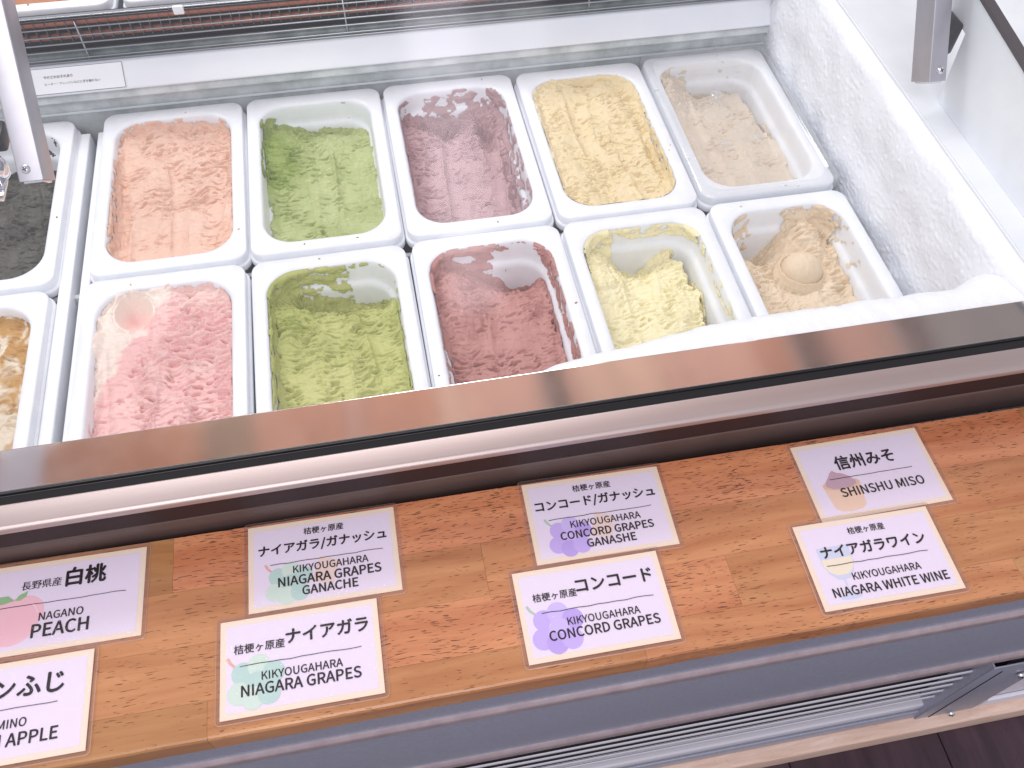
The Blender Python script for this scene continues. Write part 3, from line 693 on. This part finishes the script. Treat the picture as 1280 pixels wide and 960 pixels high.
skew(fz(extrude_x('grille_top_rail', [(YF+.0075, -.283), (YF+.0045, -.2865), (YF+.0045, -.3080), (YF+.012, -.3080), (YF+.012, -.283)], X0, 1.06, M_FASC, bev=.0008)))
skew(fz(tube('grille_bead', [(X0, YF+.0035, -.2945), (X0+1.0, YF+.0035, -.2945), (1.045, YF+.0035, -.2945)], .0016, M_ALU, None, 8)))
for k in range(5):
    z = -.3180-.0268*k
    skew(fz(extrude_x('louvre_slat', [(YF+.0008, z-.0050), (YF+.0002, z-.0020), (YF+.0006, z+.0015), (YF+.0018, z+.0030), (YF+.0026, z+.0010), (YF+.0022, z-.0050)], X0, .940, M_SLAT, bev=.0003)))
skew(fz(extrude_x('bottom_rail', [(YF+.0010, -.4590), (YF-.0012, -.4610), (YF-.0015, -.4760), (YF+.02, -.4780), (YF+.02, -.4590)], X0, .955, M_SLAT, bev=.001)))
skew(fz(extrude_x('bottom_seal', [(YF-.0040, -.4785), (YF-.0060, -.4820), (YF-.0070, -.4990), (YF+.02, -.4990), (YF+.02, -.4845)], X0, .955, M_FASC, bev=.0008)))
br = skew(fz(box('corner_bracket', .936, 1.022, YF-.010, YF-.008, -.500, -.2720, M_FASC, None, .0008)))
b2 = skew(fz(box('bracket_flange', .9362, .9382, YF-.0080, YF+.0138, -.500, -.2720, M_FASC)))
skew(fz(box('bracket_fold', .955, .9562, YF-.0108, YF-.0101, -.498, -.292, M_SHADOW)))  # dark strip draws the crease shade along the fold
for (x, z) in ((.992, -.318), (.982, -.487)):
    s = screw(None, (x, YF-.0102+SK*x, z), (0, -1, 0), .0052); fz(s)
skew(fz(box('white_side_base', 1.022, X1, YF-.004, YF+.03, -.500, -.2720, M_WHITEP, None, .002)))
skew(fz(box('white_base_step', 1.030, X1, YF-.010, YF-.0042, -.500, -.470, M_WHITEP, None, .002)))

# warning sticker on the back panel
ST = empty('warning_sticker', (-.0135, .0125, .0442)); sl = math.atan2(.0552-.0325, .0240-.0005)
ST.rotation_euler = (sl, 0, .0); tag(ST, 'small white warning sticker with black outline and Japanese text on the back panel', 'sticker')
M_INK = mat('black_print', srgb(26, 12, 22), .5)
M_INK2 = mat('grey_print', srgb(88, 84, 88), .5)
M_STK = mat('sticker_white', srgb(236, 238, 242), .35)
_f = None
try:
    import os
    _f = bpy.data.fonts.load(os.path.join(bpy.utils.system_resource('DATAFILES'), 'fonts', 'Noto Sans CJK Regular.woff2'))
except Exception:
    _f = None
def text_mesh(name, body, x0, x1, yc, z, m, parent, bold=.012, maxh=None):
    """flat lettering scaled to span x0..x1, centred on yc"""
    cu = bpy.data.curves.new(name, 'FONT'); cu.body = body
    if _f: cu.font = _f
    cu.size = 1; cu.resolution_u = 3
    tmp = bpy.data.objects.new(name, cu); COL.objects.link(tmp); bpy.context.view_layer.update()
    me = bpy.data.meshes.new_from_object(tmp.evaluated_get(bpy.context.evaluated_depsgraph_get()))
    bpy.data.objects.remove(tmp); bpy.data.curves.remove(cu)
    n = len(me.vertices); co = np.empty(n*3, np.float32); me.vertices.foreach_get('co', co); co = co.reshape(-1, 3)
    lo = co.min(0); hi = co.max(0); s = (x1-x0)/(hi[0]-lo[0])
    fs = [tuple(p.vertices) for p in me.polygons]; bpy.data.meshes.remove(me)
    co[:, 0] = x0+(co[:, 0]-lo[0])*s; co[:, 1] = yc+(co[:, 1]-(lo[1]+hi[1])/2)*s; co[:, 2] = z
    V = []; F = []; e = bold*s*.5
    for k, (dx, dy) in enumerate(((-e, 0), (e, 0), (0, -e), (0, e)) if bold > .009 else ((-e*.7, 0), (e*.7, 0))):
        F += [tuple(i+len(V) for i in f) for f in fs]; V += [(x+dx, y+dy, zz+k*.000008) for x, y, zz in co.tolist()]
    return pydata(name, V, F, m, parent)
def flat(name, pts, z, m, parent): return pydata(name, [(x, y, z) for x, y in pts], [tuple(range(len(pts)))], m, parent)
sw, sh = .0545, .0152
flat('sticker_paper', [(-sw, -sh), (sw, -sh), (sw, sh), (-sw, sh)], .0012, M_STK, ST)
v = []; f = []
for (a, b, c_, d_) in ((-sw, sw, -sh, -sh+.0005), (-sw, sw, sh-.0005, sh), (-sw, -sw+.0005, -sh+.0005, sh-.0005), (sw-.0005, sw, -sh+.0005, sh-.0005)):
    i = len(v); v += [(a, c_, .0014), (b, c_, .0014), (b, d_, .0014), (a, d_, .0014)]; f.append((i, i+1, i+2, i+3))
pydata('outline', v, f, M_INK2, ST)
text_mesh('lettering', 'やけどのおそれあり', -.0385, -.005, .0045, .0014, M_INK2, ST, .02)
text_mesh('lettering', 'ヒーター・アレンパンなどに手を触れない', -.0385, .026, -.0035, .0014, M_INK2, ST, .01)

# ------------------------------------------------------------------ frost
def frost_mat():
    m = mat('frost', srgb(240, 243, 250), .38, 0, .4)
    P(m).inputs['Subsurface Weight'].default_value = .35; P(m).inputs['Subsurface Radius'].default_value = (.8, .9, 1); P(m).inputs['Subsurface Scale'].default_value = .006
    mp = coords(m); n = noise(m, mp, 420, 4, .6); bump(m, n, 0, .0007, .6)
    return m
M_FROST = frost_mat()
ys = np.arange(-.612, .018, .0016); ts = np.linspace(0, 1, 130)
Yg, Tg = np.meshgrid(ys, ts)
zz = -.055+Tg*.1862
xb = .8985-.002+.0*Tg
thick = .010+.012*np.sin(np.pi*np.clip(Tg*1.05, 0, 1))**.6
lum = np.abs(fbm(Yg*120, zz*130, 72, 3))*.0022+fbm(Yg*14, zz*16, 73, 2)*.005
Xg = xb-(thick*.55+lum)*sst(Tg, 1.0, .90)+.006*sst(Tg, .94, 1.0)
Xg = np.minimum(Xg, np.where(Tg > .96, .9035, .899))
ny, nx = Yg.shape; idx = np.arange(nx*ny).reshape(ny, nx)
F = np.stack([idx[:-1, :-1].ravel(), idx[:-1, 1:].ravel(), idx[1:, 1:].ravel(), idx[1:, :-1].ravel()], 1)
o = raw('wall_frost', np.stack([Xg.ravel(), Yg.ravel(), zz.ravel()], 1), F, None, M_FROST)
tag(o, 'bumpy white frost coating the right wall of the freezer well', 'frost', None, 'stuff')
# frost piled along the front wall, thicker to the right
xs = np.arange(.36, .90, .0022); ts = np.linspace(0, 1, 44); Xg, Tg = np.meshgrid(xs, ts)
g = sst(Xg, .36, .56)
w_ = .026+.020*sst(Xg, .40, .50)+.018*sst(Xg, .48, .64)+.014*sst(Xg, .84, .89)+.003*fbm(Xg*22, Xg*0+3, 81, 3)
ang = (Tg-.5)*np.pi*.98
Yv = -.588+w_*np.maximum(np.cos(ang), 0)**.55+.0025*fbm(Xg*60, Tg*6, 83, 4)
Zv = .070+.047*np.sin(ang)+.0025*fbm(Xg*60, Tg*6, 82, 4)
Zv = np.minimum(Zv, .1215)
ny, nx = Xg.shape; idx = np.arange(nx*ny).reshape(ny, nx)
F = np.stack([idx[:-1, :-1].ravel(), idx[:-1, 1:].ravel(), idx[1:, 1:].ravel(), idx[1:, :-1].ravel()], 1)
o = raw('front_frost', np.stack([Xg.ravel(), Yv.ravel(), Zv.ravel()], 1), F, None, M_FROST)
tag(o, 'white frost bank built up along the front wall under the steel ledge', 'frost', None, 'stuff')

# ------------------------------------------------------------------ wooden counter of staves
WC = empty('wooden_counter', (.4, -.72, .045), 0)
tag(WC, 'varnished wooden counter shelf of glued staves carrying the flavour cards', 'counter')
YB = -.6440; rows = [0, -.0460, -.0900, -.1325, -.1595]
rnd = random.Random(11)
joints = [[-.55, -.22, .1255, .86, 1.45], [-.55, .0, .3640, .86, 1.10, 1.45], [-.55, -.05, .2030, .5535, .90, 1.45], [-.55, .1520, .47, .78, 1.45]]
tint = {}
for r in range(4):
    js = joints[r]
    for a, b in zip(js[:-1], js[1:]):
        y1 = YB+rows[r]; y0 = YB+rows[r+1]
        bm = bmesh.new(); g_ = .00008
        nseg = max(2, int((b-a)/.03))
        # board cross section
        prof = [(y0+g_, .0450), (y1-g_, .0450), (y1-g_, .0700), (y0+g_, .0700)]
        if r == 3: prof = [(y0+.001, .0450), (y1-g_, .0450), (y1-g_, .0700), (y0+.0026, .0700), (y0+.0010, .0692), (y0, .0672), (y0-.0003, .0470)]
        n = len(prof); ring = []
        for k in range(nseg+1):
            x = a+g_+(b-a-2*g_)*k/nseg; ww = (rnd.uniform(-.0004, .0004) if r == 3 else 0)
            ring.append([bm.verts.new((x, y+SK*x*1.0+(ww if r == 3 and j >= 3 else 0), z)) for j, (y, z) in enumerate(prof)])
        for k in range(nseg):
            for j in range(n): bm.faces.new((ring[k][j], ring[k][(j+1) % n], ring[k+1][(j+1) % n], ring[k+1][j]))
        bm.faces.new(ring[0][::-1]); bm.faces.new(ring[-1])
        bmesh.ops.recalc_face_normals(bm, faces=bm.faces)
        c = Vector(((a+b)/2, (y0+y1)/2, .0575))
        bmesh.ops.translate(bm, vec=-c, verts=bm.verts)
        me = bpy.data.meshes.new('stave'); bm.to_mesh(me); bm.free()
        o = link('stave', me, M_WOOD, WC); o.location = c-WC.location

# ------------------------------------------------------------------ flavour cards
M_PAPER = mat('card_cream_border', srgb(244, 226, 206), .6)
M_INNER = mat('card_lilac_white', srgb(236, 224, 242), .6)
def pm(name, c): return mat(name, c, .6)
M_GR = [pm('grape_green', srgb(190, 216, 174)), pm('grape_teal', srgb(188, 216, 210)), pm('grape_lime', srgb(200, 214, 148)), pm('grape_pale', srgb(210, 228, 216))]
M_PU = [pm('grape_purple', srgb(200, 178, 240)), pm('grape_lilac', srgb(208, 190, 244)), pm('grape_violet', srgb(190, 166, 234))]
M_STEM = pm('stem_salmon', srgb(232, 176, 160)); M_STEMG = pm('stem_green', srgb(178, 204, 180)); M_PEACH = pm('peach_pink', srgb(246, 196, 208)); M_LEAF = pm('leaf_green', srgb(150, 190, 140))
M_MISO = pm('miso_mauve', srgb(196, 164, 178)); M_TUBP = pm('bucket_peach', srgb(238, 206, 184)); M_TUBD = pm('bucket_shade', srgb(228, 192, 166)); M_WINE = pm('wine_cream', srgb(240, 228, 206)); M_WGL = pm('wine_glass_blue', srgb(208, 214, 236)); M_SHINE = pm('shine_pale', srgb(248, 214, 222)); M_CHOC = pm('ganache_pale', srgb(238, 214, 206)); M_APPLE = pm('apple_red', srgb(232, 160, 160))
CW, CH = .1163, .0718
def disc(cx, cy, rx, ry=None, n=22): 
    ry = ry or rx; return [(cx+rx*math.cos(2*math.pi*k/n), cy+ry*math.sin(2*math.pi*k/n)) for k in range(n)]
def stroke(pts, w0, w1):
    Lp = []; Rp = []
    for i, p in enumerate(pts):
        a = pts[max(i-1, 0)]; b = pts[min(i+1, len(pts)-1)]; dx, dy = b[0]-a[0], b[1]-a[1]; l = math.hypot(dx, dy)
        w_ = (w0+(w1-w0)*i/(len(pts)-1))/2; Lp.append((p[0]-dy/l*w_, p[1]+dx/l*w_)); Rp.append((p[0]+dy/l*w_, p[1]-dx/l*w_))
    return Lp+Rp[::-1]
def UV(u, v): return ((u-.5)*CW, (.5-v)*CH)
def grapes(parent, u, v, mats, stem_m, s=1.0):
    cx, cy = UV(u, v); g_ = empty('grape_picture'); g_.parent = parent
    r = .0082*s; z = .00042
    sx, sy = cx-.021*s, cy+.021*s
    flat('stem', stroke([(sx, sy), (sx+.002*s, sy-.004*s), (sx+.006*s, sy-.008*s), (sx+.010*s, sy-.011*s)], .0022*s, .0016*s), z, stem_m, g_)
    k = 0
    for (dx, dy) in ((-.010, .008), (.0015, .0125), (.012, .006), (-.013, -.006), (.0005, .0005), (-.003, -.0105), (.0085, -.0085)):
        z += .00002
        flat('grape', disc(cx+dx*s, cy+dy*s, r), z, mats[(k*2+1) % len(mats) if len(mats) > 3 else k % 3], g_); k += 1
    return g_
def card(loc, rz, label, lines, rule, pic, z=.0703):
    o = empty('flavour_card', (loc[0], loc[1], z), rz); tag(o, label, 'flavour card', 'laminated flavour cards on the wooden counter')
    hw, hh = CW/2, CH/2
    v = []; 
    for zz_ in (.0, .00022): v += [(-hw, -hh, zz_), (hw, -hh, zz_), (hw, hh, zz_), (-hw, hh, zz_)]
    pydata('card_paper', v, [(0, 3, 2, 1), (4, 5, 6, 7), (0, 1, 5, 4), (1, 2, 6, 5), (2, 3, 7, 6), (3, 0, 4, 7)], M_PAPER, o)
    b = .0042; flat('inner_panel', [(-hw+b, -hh+b), (hw-b, -hh+b), (hw-b, hh-b), (-hw+b, hh-b)], .00030, M_INNER, o)
    if pic: pic(o)
    for (body, u0, u1, vc, bold) in lines:
        x0, y0 = UV(u0, vc); x1, _ = UV(u1, vc); text_mesh('lettering', body, x0, x1, y0, .00070, M_INK, o, bold)
    u0, u1, vv = rule; pts = []; rn = random.Random(int(u0*1000+vv*77))
    for k in range(13):
        u = u0+(u1-u0)*k/12; x, y = UV(u, vv+rn.uniform(-.006, .006)); pts.append((x, y))
    flat_s = stroke(pts, .00055, .0005); n = len(pts)
    vv_ = [(x, y, .00070) for x, y in flat_s]; ff_ = [(k, k+1, 2*n-2-k, 2*n-1-k) for k in range(n-1)]
    pydata('ruled_line', vv_, ff_, M_INK, o)
    # laminate pouch
    e = .0034; ra, rb = hw+e, hh+e; v = []; pts = rrect(ra, rb, .0035, 5); pts2 = rrect(ra-.0005, rb-.0005, .003, 5); n = len(pts)
    v = [(x, y, -.00012) for x, y in pts]+[(x, y, .00040) for x, y in pts]+[(x, y, .00090) for x, y in pts2]
    f = [(j, (j+1) % n, n+(j+1) % n, n+j) for j in range(n)]+[(n+j, n+(j+1) % n, 2*n+(j+1) % n, 2*n+j) for j in range(n)]
    k0 = len(f); ins = rrect(hw+.0004, hh+.0004, .0002, 5); v += [(x, y, .00092) for x, y in ins]
    f += [(2*n+j, 2*n+(j+1) % n, 3*n+(j+1) % n, 3*n+j) for j in range(n)]+[tuple(range(3*n, 4*n))]
    lm = pydata('laminate', v, f, M_LAM, o); lm.data.materials.append(M_LAMB); lm.data.materials.append(M_LAME)
    for j, pg in enumerate(lm.data.polygons): pg.material_index = 2 if j < k0 else (1 if j < k0+n else 0)
    return o
KI = '桔梗ヶ原産'
def wine(o):
    g_ = empty('wine_glass_picture'); g_.parent = o; cx, cy = UV(.215, .52)
    X = lambda dx, dy: (cx+dx, cy+dy)
    flat('glass_bowl', [X(-.0135, .016), X(-.013, .002), X(-.010, -.006), X(-.005, -.011), X(0, -.012), X(.005, -.011), X(.010, -.006), X(.013, .002), X(.0135, .016)], .00042, M_WGL, g_)
    flat('wine', [X(-.0127, .006), X(-.0122, .000), X(-.009, -.005), X(-.0045, -.008), X(.0045, -.008), X(.009, -.005), X(.0122, .000), X(.0127, .006)], .00045, M_WINE, g_)
    flat('glass_stem', [X(-.0008, -.0122), X(-.0008, -.025), X(.0008, -.025), X(.0008, -.0122)], .00042, M_WGL, g_)
    flat('glass_foot', disc(cx, cy-.026, .009, .0022), .00040, M_WGL, g_)
def miso(o):
    g_ = empty('miso_picture'); g_.parent = o; cx, cy = UV(.255, .70); X = lambda dx, dy: (cx+dx, cy+dy)
    flat('bucket', [X(-.0165, .009), X(-.0135, -.012), X(-.009, -.0150), X(0, -.0162), X(.009, -.0150), X(.0135, -.012), X(.0165, .009)], .00042, M_TUBP, g_)
    flat('bucket_rim', disc(cx, cy+.009, .0166, .0052), .00044, M_TUBD, g_)
    flat('miso', [X(-.0135, .0085), X(-.0128, .0125), X(-.009, .0165), X(-.006, .0205), X(-.003, .0225), X(0, .020), X(.005, .0185), X(.010, .0150), X(.0132, .0105), X(.0135, .0080), X(.007, .0054), X(0, .0046), X(-.008, .0056)], .00046, M_MISO, g_)
def peach(o):
    g_ = empty('peach_picture'); g_.parent = o; cx, cy = UV(.19, .64)
    flat('peach', disc(cx-.002, cy, .0205, .0185, 30), .00042, M_PEACH, g_)
    flat('peach_cheek', disc(cx+.008, cy+.006, .0135, .0135, 26), .00044, M_PEACH, g_)
    flat('leaf', [(cx-.001, cy+.017), (cx-.006, cy+.0215), (cx-.012, cy+.0215), (cx-.016, cy+.017), (cx-.010, cy+.015)], .00047, M_LEAF, g_)
    flat('leaf', [(cx-.001, cy+.017), (cx+.002, cy+.021), (cx+.008, cy+.0235), (cx+.007, cy+.019), (cx+.003, cy+.0165)], .00047, M_LEAF, g_)
    flat('shine', stroke([(cx+.012, cy+.013), (cx+.0155, cy+.009), (cx+.017, cy+.005)], .0014, .001), .00049, M_SHINE, g_)
def apple(o):
    g_ = empty('apple_picture'); g_.parent = o; cx, cy = UV(.17, .68)
    flat('apple', disc(cx, cy, .015, .014, 30), .00042, M_APPLE, g_)
def ganache(mats, stem_m):
    def f_(o):
        cx, cy = UV(.50, .60)
        flat('ganache_piece', [(cx-.010, cy-.010), (cx+.006, cy-.015), (cx+.012, cy+.004), (cx-.003, cy+.010)], .00040, M_CHOC, o)
        grapes(o, .27, .73, mats, stem_m, .88)
    return f_
card((.2410, -.6843), -.013, 'flavour card reading niagara grapes ganache with a pale green grape picture and three English lines',
     [(KI, .375, .645, .14, .010), ('ナイアガラ/ガナッシュ', .07, .93, .315, .020), ('KIKYOUGAHARA', .295, .795, .575, .012), ('NIAGARA GRAPES', .195, .875, .70, .018), ('GANACHE', .35, .715, .83, .018)],
     (.145, .90, .487), ganache(M_GR, M_STEM))
card((.2196, -.7596), -.014, 'flavour card reading niagara grapes with green grapes, below the green ganache card',
     [(KI, .085, .40, .315, .010), ('ナイアガラ', .41, .93, .255, .020), ('KIKYOUGAHARA', .255, .755, .620, .012), ('NIAGARA GRAPES', .13, .865, .745, .016)],
     (.12, .88, .492), lambda o: grapes(o, .225, .68, M_GR, M_STEM, 1.0), .0715)
card((.4638, -.6861), -.022, 'flavour card reading concord grapes ganashe with a purple grape picture, upper of the purple pair',
     [(KI, .355, .63, .14, .010), ('コンコード/ガナッシュ', .065, .93, .315, .020), ('KIKYOUGAHARA', .285, .785, .58, .012), ('CONCORD GRAPES', .20, .86, .705, .018), ('GANASHE', .37, .715, .83, .018)],
     (.14, .88, .487), ganache(M_PU, M_STEMG))
card((.4413, -.7611), -.012, 'flavour card reading concord grapes with a purple grape picture, lower of the purple pair',
     [(KI, .105, .40, .315, .010), ('コンコード', .405, .925, .255, .020), ('KIKYOUGAHARA', .30, .785, .620, .012), ('CONCORD GRAPES', .165, .90, .745, .016)],
     (.145, .90, .490), lambda o: grapes(o, .235, .68, M_PU, M_STEMG, 1.0), .0715)
card((.6999, -.6909), .000, 'flavour card reading shinshu miso with a picture of a wooden miso bucket',
     [('信州みそ', .275, .735, .305, .018), ('SHINSHU MISO', .225, .865, .685, .014)],
     (.185, .83, .50), miso)
card((.6727, -.7636), -.016, 'flavour card reading niagara white wine with a pale wine glass picture',
     [(KI, .37, .64, .15, .010), ('ナイアガラワイン', .125, .885, .355, .020), ('KIKYOUGAHARA', .275, .765, .67, .012), ('NIAGARA WHITE WINE', .10, .925, .820, .016)],
     (.13, .865, .515), wine, .0715)
card((.0463, -.6838), -.016, 'flavour card reading nagano peach with a pink peach picture',
     [('長野県産', .215, .465, .255, .008), ('白桃', .495, .745, .225, .022), ('NAGANO', .35, .625, .625, .010), ('PEACH', .315, .665, .775, .016)],
     (.03, .885, .475), peach)
card((.0130, -.7603), -.010, 'flavour card reading fuji apple, cut off by the left edge of the photo',
     [('サンふじ', .27, .835, .275, .020), ('AZUMINO', .33, .64, .62, .010), ('SUN FUJI APPLE', .08, .83, .775, .014)],
     (.08, .81, .475), apple, .0715)

# ------------------------------------------------------------------ plinth, floor
PL = empty('pine_plinth', (.4, -.79, -.55)); tag(PL, 'pale pine plinth board under the freezer base', 'plinth')
o = extrude_x('plinth_board', [(-.770, .0), (-.8030, .0), (-.8040, .002), (-.8040, .0470), (-.8015, .0500), (-.770, .0500)], X0, X1, M_PINE, None, .0012)
skew(o); o.location = (0, 0, -.55); o.parent = PL; o.location -= PL.location
FL = empty('floor', (0, 0, -.55)); tag(FL, kind='structure'); FL['label'] = 'dark stained plank floor'
rnd = random.Random(5)
y = -.55; k = 0
M_FLOORS = M_FLOOR
for k in range(14):
    xo = -1.2+k*.22
    # planks run towards the back, like those in the photograph
    o = box('floor_plank', xo+.0006, xo+.2194, -2.6, .8, -.020, .0-rnd.uniform(0, .0006), M_FLOOR, FL, .0012, 1)
    o.rotation_euler.z = 0
FL.rotation_euler.z = math.radians(-1)

# ------------------------------------------------------------------ unseen timber ceiling, board tints laid out for the ledge reflection
CE = empty('ceiling', (.4, 1.2, 1.95)); tag(CE, kind='structure'); CE['label'] = 'unseen timber ceiling boards, tinted in bands for the ledge reflection'
def ceil_mat(name, c): 
    return wood('ceiling_'+name, srgb(*[int(k*.86) for k in c]), srgb(*c), srgb(*[int(k*.75) for k in c]), None, 14, -.8, .5, axis='y', rnd=False)
CM = {'oak': ceil_mat('oak', (196, 128, 88)), 'red': ceil_mat('red', (206, 142, 112)), 'pale': ceil_mat('pale', (224, 180, 158)), 'rose': ceil_mat('rose', (216, 164, 146)),
      'dark': ceil_mat('dark', (96, 66, 54)), 'olive': ceil_mat('olive', (150, 116, 84)), 'grey': ceil_mat('grey', (176, 164, 160)), 'lilac': ceil_mat('lilac', (214, 210, 226))}
px = [(-160, 'oak'), (0, 'lilac'), (52, 'oak'), (228, 'olive'), (285, 'red'), (390, 'rose'), (410, 'red'), (500, 'pale'), (530, 'rose'), (630, 'dark'), (655, 'rose'), (672, 'pale'), (780, 'rose'), (905, 'red'), (950, 'dark'), (988, 'rose'), (1062, 'pale'), (1080, 'rose'), (1092, 'dark'), (1122, 'grey'), (1460, 'oak')]  # board order and tints shape the bands mirrored in the ledge
for (a, k), (b, _) in zip(px[:-1], px[1:]):
    xa = -.95+3.53*a/1280; xb_ = -.95+3.53*b/1280
    zz_ = -.03 if k == 'dark' else 0
    box('ceiling_board', xa+.001-.4, xb_-.001-.4, -.95, 1.0, zz_, zz_+.02, CM[k], CE, .002, 1)
